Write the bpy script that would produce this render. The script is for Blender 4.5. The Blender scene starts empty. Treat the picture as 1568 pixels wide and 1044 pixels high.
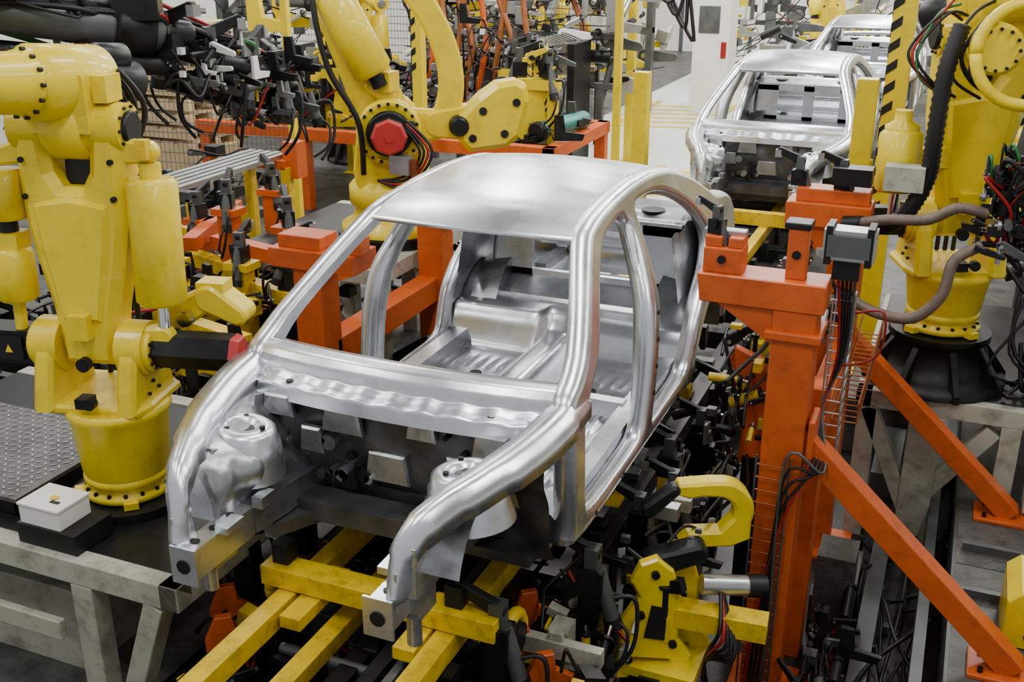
import bpy, bmesh, math, random
from mathutils import Vector, Matrix
from mathutils.geometry import tessellate_polygon
V=Vector
def lin(c): return tuple(((x/12.92) if x<=.04045 else ((x+.055)/1.055)**2.4) for x in c)
MATS={}
def mat(name,col,metal=0.0,rough=.5,var=.15,scale=6,bump=0.0,bscale=40,dirt=None,dirtamt=.0,coat=0.0):
    m=bpy.data.materials.new(name); m.use_nodes=True; nt=m.node_tree; b=nt.nodes['Principled BSDF']
    tc=nt.nodes.new('ShaderNodeTexCoord'); n=nt.nodes.new('ShaderNodeTexNoise'); n.inputs['Scale'].default_value=scale; n.inputs['Detail'].default_value=6
    nt.links.new(tc.outputs['Object'],n.inputs['Vector'])
    r=nt.nodes.new('ShaderNodeValToRGB'); c=lin(col)
    r.color_ramp.elements[0].position=.3; r.color_ramp.elements[1].position=.7
    r.color_ramp.elements[0].color=(*[x*(1-var) for x in c],1); r.color_ramp.elements[1].color=(*[min(1,x*(1+var)) for x in c],1)
    nt.links.new(n.outputs['Fac'],r.inputs['Fac']); out=r.outputs['Color']
    if dirt:
        n2=nt.nodes.new('ShaderNodeTexNoise'); n2.inputs['Scale'].default_value=scale*2.7; n2.inputs['Detail'].default_value=8; n2.inputs['Roughness'].default_value=.7
        nt.links.new(tc.outputs['Object'],n2.inputs['Vector'])
        r2=nt.nodes.new('ShaderNodeValToRGB'); r2.color_ramp.elements[0].position=.58-dirtamt*.2; r2.color_ramp.elements[1].position=.78-dirtamt*.2
        r2.color_ramp.elements[0].color=(0,0,0,1)
        r2.color_ramp.elements[1].color=(dirtamt,)*3+(1,)
        nt.links.new(n2.outputs['Fac'],r2.inputs['Fac'])
        mx=nt.nodes.new('ShaderNodeMix'); mx.data_type='RGBA'
        nt.links.new(r2.outputs['Color'],mx.inputs[0]); nt.links.new(out,mx.inputs[6]); mx.inputs[7].default_value=(*lin(dirt),1)
        out=mx.outputs[2]
    nt.links.new(out,b.inputs['Base Color']); b.inputs['Metallic'].default_value=metal; b.inputs['Roughness'].default_value=rough
    mr=nt.nodes.new('ShaderNodeMapRange'); mr.inputs[3].default_value=max(0,rough-.08); mr.inputs[4].default_value=min(1,rough+.1)
    nt.links.new(n.outputs['Fac'],mr.inputs[0]); nt.links.new(mr.outputs[0],b.inputs['Roughness'])
    if coat: b.inputs['Coat Weight'].default_value=coat
    if bump:
        n3=nt.nodes.new('ShaderNodeTexNoise'); n3.inputs['Scale'].default_value=bscale; nt.links.new(tc.outputs['Object'],n3.inputs['Vector'])
        bp=nt.nodes.new('ShaderNodeBump'); bp.inputs['Strength'].default_value=bump; bp.inputs['Distance'].default_value=.02
        nt.links.new(n3.outputs['Fac'],bp.inputs['Height']); nt.links.new(bp.outputs[0],b.inputs['Normal'])
    MATS[name]=m; return m
YEL=mat('yellow_paint',(.88,.77,0),0,.38,.06,3,dirt=(.50,.41,.02),dirtamt=.32,coat=.2)
YEL2=mat('yellow_beam_paint',(.85,.71,0),0,.42,.08,5,dirt=(.33,.25,.04),dirtamt=.5)
ORG=mat('orange_paint',(.77,.33,.08),0,.42,.07,4,dirt=(.40,.17,.07),dirtamt=.4)
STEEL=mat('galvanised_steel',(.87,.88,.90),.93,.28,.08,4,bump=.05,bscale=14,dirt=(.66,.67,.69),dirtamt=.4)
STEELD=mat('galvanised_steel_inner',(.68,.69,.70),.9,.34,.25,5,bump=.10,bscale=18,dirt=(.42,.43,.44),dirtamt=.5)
STEELK=mat('shaded_bulkhead_steel',(.34,.34,.35),.7,.4,.35,7,bump=.15,bscale=20)  # bulkhead steel darkened: engine-bay shade is put into its base colour
GREY=mat('grey_steel',(.36,.37,.37),.6,.45,.2,6)
LGREY=mat('light_machined_steel',(.68,.69,.69),.8,.32,.1,8)
DARK=mat('dark_tooling',(.10,.105,.11),.4,.42,.4,10)
BLK=mat('black_rubber',(.035,.035,.04),0,.5,.2,10)
BEIGE=mat('beige_machine_paint',(.66,.66,.60),0,.5,.08,3,dirt=(.28,.27,.23),dirtamt=.55)
WHITE=mat('white_enclosure',(.88,.88,.85),0,.4,.04,3)
CONC=mat('concrete_floor',(.33,.33,.32),0,.5,.15,1.5,dirt=(.12,.12,.115),dirtamt=.8,bump=.05)
CONCD=mat('oily_pit_floor',(.17,.17,.165),0,.45,.35,2.5,dirt=(.05,.05,.05),dirtamt=.9,bump=.1)
FLOORL=mat('sealed_aisle_floor',(.82,.83,.80),0,.3,.04,1.0)
PLATE=mat('deck_plate',(.38,.38,.37),.5,.42,.2,4,bump=.25,bscale=90,dirt=(.18,.18,.17),dirtamt=.6)
CHROME=mat('chrome_rod',(.85,.85,.85),1,.12,.02,5)
RED=mat('red_cap',(.66,.13,.12),0,.5,.08,8)
REDH=mat('red_hose',(.55,.07,.05),0,.4,.1,8)
GRN=mat('green_hose',(.10,.42,.18),0,.4,.1,8)
TEAL=mat('teal_cylinder',(.20,.48,.45),.2,.4,.1,8)
COPPER=mat('copper_braid',(.62,.36,.22),.8,.4,.2,20)
BROWN=mat('brown_hydraulic_arm',(.58,.34,.16),.1,.45,.15,8)
TAUPE=mat('braided_hose',(.42,.36,.32),.2,.55,.2,30)
WALL=mat('wall_panel',(.86,.86,.83),0,.6,.05,.6)
CEIL=mat('ceiling_deck',(.52,.53,.54),0,.7,.1,1)
WARM=mat('pallet_wood',(.78,.68,.52),0,.7,.15,4)
HAZK=mat('hazard_black',(.04,.04,.04),0,.5,.1,5)
LAMP=bpy.data.materials.new('lamp_tube'); LAMP.use_nodes=True
LAMP.node_tree.nodes['Principled BSDF'].inputs['Emission Color'].default_value=(.97,.99,1,1)
LAMP.node_tree.nodes['Principled BSDF'].inputs['Emission Strength'].default_value=12

def crom(pts,n=6,closed=False):
    pts=[V(p) for p in pts]; L=len(pts); out=[]
    if L<3 and not closed: return pts
    for i in range(L if closed else L-1):
        if closed: a,b,c,d=pts[i-1],pts[i],pts[(i+1)%L],pts[(i+2)%L]
        else: a,b,c,d=pts[max(0,i-1)],pts[i],pts[i+1],pts[min(L-1,i+2)]
        for k in range(n):
            t=k/n; out.append(.5*((2*b)+(c-a)*t+(2*a-5*b+4*c-d)*t*t+(-a+3*b-3*c+d)*t**3))
    if not closed: out.append(pts[-1])
    return out
class MB:
    def __init__(s,name): s.name=name;s.v=[];s.f=[];s.mi=[];s.sm=[];s.mats=[];s.M=Matrix.Identity(4)
    def add(s,vs,fs,m,smooth=False):
        if m not in s.mats: s.mats.append(m)
        i=s.mats.index(m); o=len(s.v)
        s.v+= [s.M@V(p) for p in vs]
        for f in fs: s.f.append([o+k for k in f]); s.mi.append(i); s.sm.append(smooth)
    def box(s,c,size,m,rot=(0,0,0),R=None):
        from mathutils import Euler
        R=R or Euler(rot).to_matrix(); c=V(c); hx,hy,hz=[a/2 for a in size]
        vs=[c+R@V((x,y,z)) for x in(-hx,hx) for y in(-hy,hy) for z in(-hz,hz)]
        s.add(vs,[(0,1,3,2),(4,6,7,5),(0,4,5,1),(2,3,7,6),(0,2,6,4),(1,5,7,3)],m)
    def b2(s,p,q,m): # box by corners
        s.box([(a+b)/2 for a,b in zip(p,q)],[abs(b-a) for a,b in zip(p,q)],m)
    def beam(s,p1,p2,w,h,m,up=(0,0,1)):
        p1=V(p1);p2=V(p2);d=(p2-p1);L=d.length;d.normalize();u=V(up)
        if abs(d.dot(u))>.98:u=V((0,1,0))
        x=d.cross(u).normalized();u=x.cross(d)
        R=Matrix((x,d,u)).transposed(); s.box((p1+p2)/2,(w,L,h),m,R=R)
    def frame(s,d):
        d=V(d).normalized(); a=V((0,0,1)) if abs(d.z)<.9 else V((1,0,0))
        x=d.cross(a).normalized(); return x,d.cross(x)
    def cyl(s,p1,p2,r1,m,r2=None,seg=20,smooth=True):
        p1=V(p1);p2=V(p2);r2=r1 if r2 is None else r2;x,y=s.frame(p2-p1)
        vs=[];
        for p,r in((p1,r1),(p2,r2)):
            for k in range(seg):
                a=2*math.pi*k/seg; vs.append(p+x*(r*math.cos(a))+y*(r*math.sin(a)))
        fs=[(k,(k+1)%seg,seg+(k+1)%seg,seg+k) for k in range(seg)]
        s.add(vs,fs,m,smooth and seg>8)
        s.add(vs,[tuple(range(seg))[::-1],tuple(range(seg,2*seg))],m)
    def ccyl(s,p1,p2,r,m,seg=28,ch=.02): # chamfered cylinder
        p1=V(p1);p2=V(p2);d=(p2-p1).normalized()
        s.lathe(p1,d,[(0,r-ch),(ch,r),((p2-p1).length-ch,r),((p2-p1).length,r-ch)],m,seg)
    def lathe(s,p,d,prof,m,seg=28):
        p=V(p);d=V(d).normalized();x,y=s.frame(d);vs=[];n=len(prof)
        for h,r in prof:
            for k in range(seg):
                a=2*math.pi*k/seg; vs.append(p+d*h+x*(r*math.cos(a))+y*(r*math.sin(a)))
        fs=[(i*seg+k,i*seg+(k+1)%seg,(i+1)*seg+(k+1)%seg,(i+1)*seg+k) for i in range(n-1) for k in range(seg)]
        s.add(vs,fs,m,True); s.add(vs,[tuple(range(seg))[::-1],tuple(range((n-1)*seg,n*seg))],m)
    def tube(s,pts,r,m,seg=8,n=6,rib=0):
        P=crom(pts,n); N=len(P); vs=[];t=(P[1]-P[0]).normalized();x,y=s.frame(t)
        for i,p in enumerate(P):
            t=(P[min(i+1,N-1)]-P[max(0,i-1)])
            if t.length<1e-6: t=V((0,0,1))
            t.normalize()
            x=(x-t*x.dot(t)); x=x.normalized() if x.length>1e-6 else s.frame(t)[0]; y=t.cross(x)
            rr=r*(1+(rib if i%2 else 0))
            for k in range(seg):
                a=2*math.pi*k/seg; vs.append(p+x*(rr*math.cos(a))+y*(rr*math.sin(a)))
        fs=[(i*seg+k,i*seg+(k+1)%seg,(i+1)*seg+(k+1)%seg,(i+1)*seg+k) for i in range(N-1) for k in range(seg)]
        fs+=[tuple(range(seg))[::-1],tuple(range((N-1)*seg,N*seg))]
        s.add(vs,fs,m,True)
    def prism(s,poly,o,ex,ey,th,m,ch=.012,smooth=False):
        o=V(o);ex=V(ex).normalized();ey=V(ey).normalized();nn=ex.cross(ey);P=[V((a,b)) for a,b in poly];n=len(P)
        ar=sum(P[i].x*P[(i+1)%n].y-P[(i+1)%n].x*P[i].y for i in range(n))
        if ar<0:P=P[::-1]
        ch=min(ch,th*.4); Q=[]
        for i in range(n):
            a=(P[i]-P[i-1]);b=(P[(i+1)%n]-P[i]); a.normalize();b.normalize()
            t=(V((-a.y,a.x))+V((-b.y,b.x)))
            t=t.normalized() if t.length>1e-5 else V((-a.y,a.x)); Q.append(P[i]+t*ch)
        vs=[];
        for L,h in((Q,-th/2),(P,-th/2+ch),(P,th/2-ch),(Q,th/2)):
            for q in L: vs.append(o+ex*q.x+ey*q.y+nn*h)
        fs=[(i*n+k,i*n+(k+1)%n,(i+1)*n+(k+1)%n,(i+1)*n+k) for i in range(3) for k in range(n)]
        s.add(vs,fs,m,smooth)
        s.add(vs,[tuple(range(n))[::-1],tuple(range(3*n,4*n))],m)
    def slab(s,p1,p2,r1,r2,axis,th,m,seg=10,ch=.015):
        p1=V(p1);p2=V(p2);ax=V(axis).normalized();d=p2-p1;d-=ax*d.dot(ax);L=d.length;d.normalize()
        ey=ax.cross(d); b=math.asin(max(-1,min(1,(r1-r2)/L)))
        poly=[]
        for k in range(seg+1):
            a=math.pi/2-b+ (math.pi+2*b)*k/seg; poly.append((r1*math.cos(a),r1*math.sin(a)))
        for k in range(seg+1):
            a=-math.pi/2-b+(math.pi-2*b)*k/seg+0; poly.append((L+r2*math.cos(a+b),r2*math.sin(a+b)))
        s.prism(poly,p1,d,ey,th,m,ch)
    def torus(s,c,ax,R,r,m,seg=36,s2=10,a0=0,a1=2*math.pi):
        c=V(c);x,y=s.frame(ax); s.tube([c+x*R*math.cos(a0+(a1-a0)*k/seg)+y*R*math.sin(a0+(a1-a0)*k/seg) for k in range(seg+1)],r,m,seg=s2,n=1)
    def bolts(s,c,ax,R,n,r,h,m):
        c=V(c);ax=V(ax).normalized();x,y=s.frame(ax)
        for k in range(n):
            a=2*math.pi*k/n; p=c+x*R*math.cos(a)+y*R*math.sin(a); s.cyl(p,p+ax*h,r,m,seg=6)
    def grid(s,fn,nu,nv,m,smooth=True):
        vs=[fn(i/nu,j/nv) for i in range(nu+1) for j in range(nv+1)]
        s.add(vs,[(i*(nv+1)+j,i*(nv+1)+j+1,(i+1)*(nv+1)+j+1,(i+1)*(nv+1)+j) for i in range(nu) for j in range(nv)],m,smooth)
    def done(s,bev=0,recalc=True):
        me=bpy.data.meshes.new(s.name); me.from_pydata([tuple(p) for p in s.v],[],s.f)
        for m in s.mats: me.materials.append(m)
        me.polygons.foreach_set('material_index',s.mi); me.polygons.foreach_set('use_smooth',s.sm)
        if recalc:
            bm=bmesh.new();bm.from_mesh(me);bmesh.ops.recalc_face_normals(bm,faces=bm.faces);bm.to_mesh(me);bm.free()
        me.update(); o=bpy.data.objects.new(s.name,me); bpy.context.collection.objects.link(o)
        if bev:
            b=o.modifiers.new('b','BEVEL');b.width=bev;b.segments=2;b.limit_method='ANGLE';b.angle_limit=math.radians(50)
        return o
X=V((1,0,0));Y=V((0,1,0));Z=V((0,0,1))

# ---------------------------------------------------------------- CAR BODY
def interp(t,x):
    for (a,b),(c,d) in zip(t,t[1:]):
        if x<=c: return b+(d-b)*max(0,(x-a)/(c-a))
    return t[-1][1]
RZ=[(1.7,1.12),(1.8,1.165),(1.9,1.2),(2.05,1.225),(2.3,1.245),(2.6,1.255),(2.9,1.245),(3.15,1.215),(3.35,1.17),(3.55,1.10)]
def hw(y,z):
    w=.83-.03*((z-.35)/.4)**2 if z<.72 else interp([(.72,.804),(.8,.78),(1.0,.68),(1.15,.60),(1.26,.555)],z)
    if y>3.3: w-= .10*((y-3.3)/1.2)**2
    if y<1.5: w-= .05*((1.5-y)/.5)**2*.5
    return w
def car_mesh():
    mb=MB('car_body_shell')
    outer=[(1.12,0.0),(1.6,0),(2.2,0),(2.8,0),(3.10,0.0),(3.14,.12),(3.22,.28),(3.38,.39),(3.58,.43),(3.78,.39),(3.93,.27),(4.0,.12),(4.06,.06),(4.25,.10),(4.42,.22),(4.5,.42),(4.5,.62),(4.42,.78),(4.25,.86),(4.08,.89),(3.9,.93),(3.72,1.02),(3.55,1.10),(3.35,1.17),(3.15,1.215),(2.9,1.245),(2.6,1.255),(2.3,1.245),(2.05,1.225),(1.9,1.2),(1.8,1.165),(1.62,1.05),(1.42,.91),(1.2,.765),(1.08,.70),(1.04,.6),(1.05,.35),(1.08,.1)]
    h1=[(1.22,.16),(1.3,.10),(1.6,.09),(1.95,.09),(2.06,.12),(2.1,.25),(2.14,.5),(2.2,.74),(2.32,.98),(2.36,1.1),(2.28,1.145),(2.08,1.13),(1.92,1.09),(1.74,.99),(1.5,.82),(1.28,.66),(1.2,.55),(1.19,.35)]
    h2=[(2.22,.14),(2.3,.09),(2.6,.09),(2.92,.10),(3.02,.2),(3.1,.36),(3.24,.5),(3.4,.6),(3.5,.72),(3.48,.84),(3.34,.97),(3.12,1.08),(2.88,1.14),(2.6,1.155),(2.5,1.13),(2.44,.98),(2.33,.74),(2.27,.5),(2.23,.3)]
    loops=[]
    for i,L in enumerate((outer,h1,h2)):
        P=[V((p.x,p.y)) for p in crom([(a,b,0) for a,b in L],3,True)]
        n=len(P); ar=sum(P[k].x*P[(k+1)%n].y-P[(k+1)%n].x*P[k].y for k in range(n))
        if (ar<0)!=(i>0): P=P[::-1]
        N=[]
        for k in range(n):
            a=(P[(k+1)%n]-P[k-1]).normalized(); N.append(V((-a.y,a.x)))
        loops.append((P,N))
    b=.035;T=.10
    rings=[(b,0),(b*.55,b*.10),(b*.2,b*.38),(0,b),(0,T-.02),(.018,T)]
    for sgn in(1,-1):
        for (P,N) in loops:
            vs=[]
            for off,dep in rings:
                for p,nn in zip(P,N):
                    q=p+nn*off; vs.append((sgn*(hw(q.x,q.y)-dep),q.x,q.y))
            n=len(P)
            mb.add(vs,[(i*n+k,i*n+(k+1)%n,(i+1)*n+(k+1)%n,(i+1)*n+k) for i in range(len(rings)-1) for k in range(n)],STEEL,True)
        for off,dep in(rings[0],rings[-1]):
            L3=[[V((p.x+nn.x*off,p.y+nn.y*off,0)) for p,nn in zip(P,N)] for P,N in loops]
            tri=tessellate_polygon(L3); flat=[q for l in L3 for q in l]
            mb.add([(sgn*(hw(q.x,q.y)-dep),q.x,q.y) for q in flat],[tuple(t) for t in tri],STEEL,True)
        for (P,N) in loops[1:]:
            vs=[];n=len(P)
            for off in(-.018,.012):
                for p,nn in zip(P,N):
                    q=p+nn*off; vs.append((sgn*(hw(q.x,q.y)-.06),q.x,q.y))
            mb.add(vs,[(k,(k+1)%n,n+(k+1)%n,n+k) for k in range(n)],STEEL,True)
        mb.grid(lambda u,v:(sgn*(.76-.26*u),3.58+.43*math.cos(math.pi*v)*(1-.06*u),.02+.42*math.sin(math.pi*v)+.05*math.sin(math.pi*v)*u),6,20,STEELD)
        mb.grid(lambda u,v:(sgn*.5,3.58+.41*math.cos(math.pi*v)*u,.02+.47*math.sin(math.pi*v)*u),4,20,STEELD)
        mb.tube([(sgn*(hw(2.16,.1)-.06),2.16,.1),(sgn*(hw(2.2,.5)-.08),2.2,.5),(sgn*(hw(2.28,.8)-.08),2.28,.8),(sgn*(hw(2.43,1.15)-.05),2.43,1.15)],.045,STEELD,8)
        for k in range(4): 
            z=.3+.13*k; mb.cyl((sgn*(hw(2.17,z)-.0),2.17+.03*k,z),(sgn*(hw(2.17,z)+.003),2.17+.03*k,z),.014,DARK,seg=10)
        path=crom([(sgn*.745,1.22,.655),(sgn*.745,1.02,.645),(sgn*.715,.78,.625),(sgn*.65,.52,.60),(sgn*.57,.30,.57),(sgn*.51,.15,.52),(sgn*.48,.08,.42),(sgn*.47,.05,.26)],5)
        wid=[.15,.18,.18,.15,.12,.10,.08,.07];N_=len(path);vs=[]
        for i,p in enumerate(path):
            w=wid[min(7,int(i/5))]*.5; f=i/(N_-1); k=0 if f<.72 else (f-.72)/.28
            for dx,dz in((-w,-.012),(-w*.75,.004),(-w*.6,.026),(0,.032),(w*.5,.026),(w*.7,.0),(w,-.01),(w,-.08),(w*.3,-.05),(-w,-.07)): vs.append(p+V((dx,-dz*k,dz*(1-k))))
        q_=10
        mb.add(vs,[(i*q_+k,i*q_+(k+1)%q_,(i+1)*q_+(k+1)%q_,(i+1)*q_+k) for i in range(N_-1) for k in range(q_)]+[tuple(range(q_)),tuple(range(q_*N_-q_,q_*N_))],STEEL,True)
        def apron(u,v):
            y=.26+.79*u; xt=interp([(0.1,.46),(.3,.55),(.55,.64),(.8,.69),(1.05,.72)],y); zt=interp([(0.1,.42),(.3,.52),(.55,.56),(.8,.59),(1.05,.60)],y)
            bul=math.exp(-((y-.6)/.22)**2)*.17*math.sin(math.pi*min(1,v*1.1))
            rib=.012*math.sin(y*46)*math.sin(math.pi*v)*(1 if v>.35 else 0)
            return (sgn*(xt+(.43-xt)*v-bul+rib),y,zt+(.22-zt)*v**1.3)
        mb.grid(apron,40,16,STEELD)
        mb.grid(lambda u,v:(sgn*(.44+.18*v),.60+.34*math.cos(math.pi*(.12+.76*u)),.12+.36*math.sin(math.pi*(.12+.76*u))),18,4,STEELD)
        tc=V((sgn*.53,.62,.33))
        mb.lathe(tc,(-.12*sgn,0,1),[(0,.18),(.10,.165),(.15,.155),(.16,.145),(.20,.135),(.215,.11),(.215,.065),(.20,.06),(.19,.03)],STEEL,28)
        mb.cyl(tc+V((-.026*sgn,0,.185)),tc+V((-.027*sgn,0,.193)),.048,DARK,seg=20)
        for k in range(3):
            a=k*2.09; mb.cyl(tc+V((.085*math.cos(a)-.03*sgn,.085*math.sin(a),.205)),tc+V((.085*math.cos(a)-.03*sgn,.085*math.sin(a),.22)),.012,DARK,seg=8)
        mb.prism([(0,0),(.16,0),(.12,.10),(.04,.12)],(sgn*.60,.80,.46),V((0,1,0)),Z,.02,STEEL,.003)
        mb.prism([(0,0),(.14,0),(.10,.08),(.03,.10)],(sgn*.52,.36,.42),V((0,1,0)),Z,.02,STEEL,.003)
        mb.beam((sgn*.42,.02,.20),(sgn*.42,.45,.20),.085,.13,STEEL); mb.beam((sgn*.42,.45,.20),(sgn*.42,1.0,.15),.085,.13,STEELD)
        mb.beam((sgn*.42,.95,.15),(sgn*.40,1.5,.0),.085,.10,STEELD)
        mb.box((sgn*.42,.015,.2),(.12,.012,.16),STEEL); mb.prism([(0,0),(.16,0),(.03,.16),(0,.16)],(sgn*.48,.04,.22),Y,Z,.012,STEEL,.002)
        mb.cyl((sgn*.42,.008,.2),(sgn*.42,.004,.2),.03,DARK,seg=16)
        for k in range(3): mb.cyl((sgn*.42,.1+.12*k,.266),(sgn*.42,.1+.12*k,.27),.018,DARK,seg=12)
        mb.box((sgn*.50,.12,.36),(.07,.05,.20),STEEL); mb.box((sgn*.455,.3,.12),(.05,.16,.1),STEELD); mb.box((sgn*.36,.25,.28),(.06,.12,.03),STEEL); mb.box((sgn*.36,.5,.28),(.05,.10,.05),STEELD)
        mb.cyl((sgn*.46,.22,.10),(sgn*.46,.22,-.02),.03,STEELD,seg=14)
        mb.box((sgn*.66,2.1,.07),(.10,2.0,.12),STEEL)
        for yy in(1.75,2.35): mb.prism([(-.055,0),(.055,0),(.035,.08),(-.035,.08)],(sgn*.38,yy,.06),Y,Z,.50,STEEL,.006); 
        mb.beam((sgn*.5,4.0,.25),(sgn*.5,4.42,.25),.08,.1,STEELD)
        for yy in(1.35,1.75,2.75,3.0): mb.cyl((sgn*(hw(yy,.05)+.0),yy,.05),(sgn*(hw(yy,.05)+.004),yy,.05),.012,DARK,seg=10)
        for z in(.22,.48): mb.box((sgn*.775,1.13,z),(.05,.08,.11),STEELD)
        mb.tube([(sgn*.60,3.5,.36),(sgn*.62,3.6,.6),(sgn*.60,3.75,.85),(sgn*.55,3.5,1.05)],.04,STEEL,8)
        mb.grid(lambda u,v:(sgn*(.70-.06*v),3.1+.9*u,.45+.38*v+.015*math.sin(u*20)),18,6,STEELD)
    def roof(u,v):
        x=2*u-1; yf=1.80-.05*(1-x*x)+.0; y=yf+(3.46+.05*(1-x*x)-yf)*v; w=hw(2.5,1.24)-.01-(.02 if y<2 else 0)
        return (x*w,y,interp(RZ,y)+.032*(1-x*x)-.006)
    mb.grid(roof,24,36,STEEL)
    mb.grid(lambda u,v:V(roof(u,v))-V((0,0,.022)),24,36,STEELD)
    mb.grid(lambda u,v:V(roof(u,0))+V((0,-.012*math.sin(v*math.pi),-.022*v)),24,4,STEEL)
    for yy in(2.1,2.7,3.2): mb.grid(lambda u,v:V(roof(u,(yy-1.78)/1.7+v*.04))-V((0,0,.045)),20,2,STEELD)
    mb.grid(lambda u,v:V(roof(u,.0))+V((0,.02+.10*v,-.03-.02*math.sin(v*math.pi)+.02*v)),24,4,STEEL)
    prof=[(.10,-.05),(.06,.0),(0,.018),(-.05,.005),(-.08,-.03),(-.09,-.08),(-.14,-.095),(-.19,-.10),(-.20,-.17)]
    def cowl(u,v):
        x=2*u-1; i=v*(len(prof)-1); k=min(int(i),len(prof)-2); f=i-k
        dy=prof[k][0]+(prof[k+1][0]-prof[k][0])*f; dz=prof[k][1]+(prof[k+1][1]-prof[k][1])*f
        return (x*.72,1.16-.10*(1-x*x)+dy,.705+.02*(1-x*x)+dz+(.0045*math.sin(x*30) if 4<i<7.5 else 0))
    mb.grid(cowl,60,32,STEEL)
    rnd=random.Random(4)
    for k in range(-8,9,2):
        x=k*.08; yb=1.16-.10*(1-(x/.72)**2)-.145
        mb.cyl((x,yb,.60),(x,yb,.624),.017,DARK if k%4 else STEEL,seg=12)
    for (x,z,w,h) in((-.52,.52,.16,.10),(-.2,.50,.2,.12),(.18,.52,.14,.09),(.5,.5,.18,.12),(-.36,.38,.12,.12),(.34,.36,.12,.12),(0,.30,.22,.14)):
        mb.prism([(-w/2,-h/2),(w/2,-h/2),(w/2*.8,h/2),(-w/2*.8,h/2)],(x,.92+max(0,.4-z)*.3,z),X,Z,.05,STEELD,.012)
    def fw(u,v):
        x=(2*u-1)*.72; z=-.06+.66*v
        return (x,.95+.02*math.sin(x*15)*math.sin(z*20)+.22*max(0,(.35-z))*1.2,z)
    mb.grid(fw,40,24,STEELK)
    for i in range(24):
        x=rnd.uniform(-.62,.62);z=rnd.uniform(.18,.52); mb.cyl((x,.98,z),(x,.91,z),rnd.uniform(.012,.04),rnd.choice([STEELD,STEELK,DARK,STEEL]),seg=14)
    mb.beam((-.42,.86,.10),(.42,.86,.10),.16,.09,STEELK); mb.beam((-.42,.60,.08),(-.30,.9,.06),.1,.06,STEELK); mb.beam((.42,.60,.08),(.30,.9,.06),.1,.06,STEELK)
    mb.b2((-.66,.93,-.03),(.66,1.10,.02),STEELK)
    def floor(u,v):
        x=(2*u-1)*.72; y=1.02+3.35*v
        z=.035+.17*math.exp(-(x/.13)**4)*(1 if y<3 else max(0,1-(y-3)/.2))
        if .2<abs(x)<.62 and 1.45<y<2.9: z+=.012*max(0,math.sin(x*2*math.pi/.07))*max(0,min(1,(y-1.45)*9,(2.9-y)*9))*(1 if abs((y-1.45)%.6-.3)<.24 else 0)
        s=max(0,min(1,(y-3.0)/.12)); z+=.24*s*s*(3-2*s)
        s=max(0,min(1,(y-3.95)/.1)); z-=.12*s*(1 if abs(x)<.4 else 0)
        s=max(0,min(1,(1.3-y)/.28)); z+=.16*s*s
        return (x,y,z)
    mb.grid(floor,110,90,STEEL)
    for (x,y,r) in((-.4,1.6,.03),(.4,1.6,.03),(-.35,2.6,.035),(.35,2.6,.035),(.42,2.0,.025),(-.42,2.05,.025),(0,2.0,.04)):
        z=.21 if abs(x)<.1 else .04; mb.cyl((x,y,z),(x,y,z+.012),r,DARK,seg=16)
    mb.grid(lambda u,v:((2*u-1)*(.60),3.34+.16*v,.30+.08*v),20,6,STEEL)
    for a,b_ in((-.6,-.36),(-.06,.06),(.36,.6)):
        mb.b2((a,3.50,.36),(b_,3.54,.78),STEEL)
    mb.b2((-.6,3.5,.72),(.6,3.55,.80),STEEL); mb.b2((-.6,3.5,.36),(.6,3.54,.42),STEEL)
    mb.grid(lambda u,v:((2*u-1)*(.64),3.52+.42*v,.80+.03*v+.008*math.sin(v*20)),20,12,STEEL)
    for x in(-.36,.36): mb.cyl((x,3.72,.812),(x,3.72,.828),.075,DARK,seg=20)
    mb.tube([(-.64,3.98,.87),(-.3,4.04,.885),(0,4.06,.89),(.3,4.04,.885),(.64,3.98,.87)],.035,STEEL,8)
    mb.grid(lambda u,v:((2*u-1)*(.66),4.42+.03*math.sin(v*9),.15+.42*v),20,12,STEEL)
    mb.b2((-.68,4.38,.55),(.68,4.46,.60),STEEL)
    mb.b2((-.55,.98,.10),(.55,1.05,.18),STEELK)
    for p in mb.v:
        if p.y<1.0: p.y=.10+.90*p.y
    return mb
SILL=.94
car=car_mesh().done(); car.location=(0,0,SILL)
for (x,y,z) in((.28,7.25,SILL-.1),(.50,12.9,SILL-.1)):
    o=bpy.data.objects.new('car_body_shell',car.data); bpy.context.collection.objects.link(o); o.location=(x,y,z)

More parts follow.
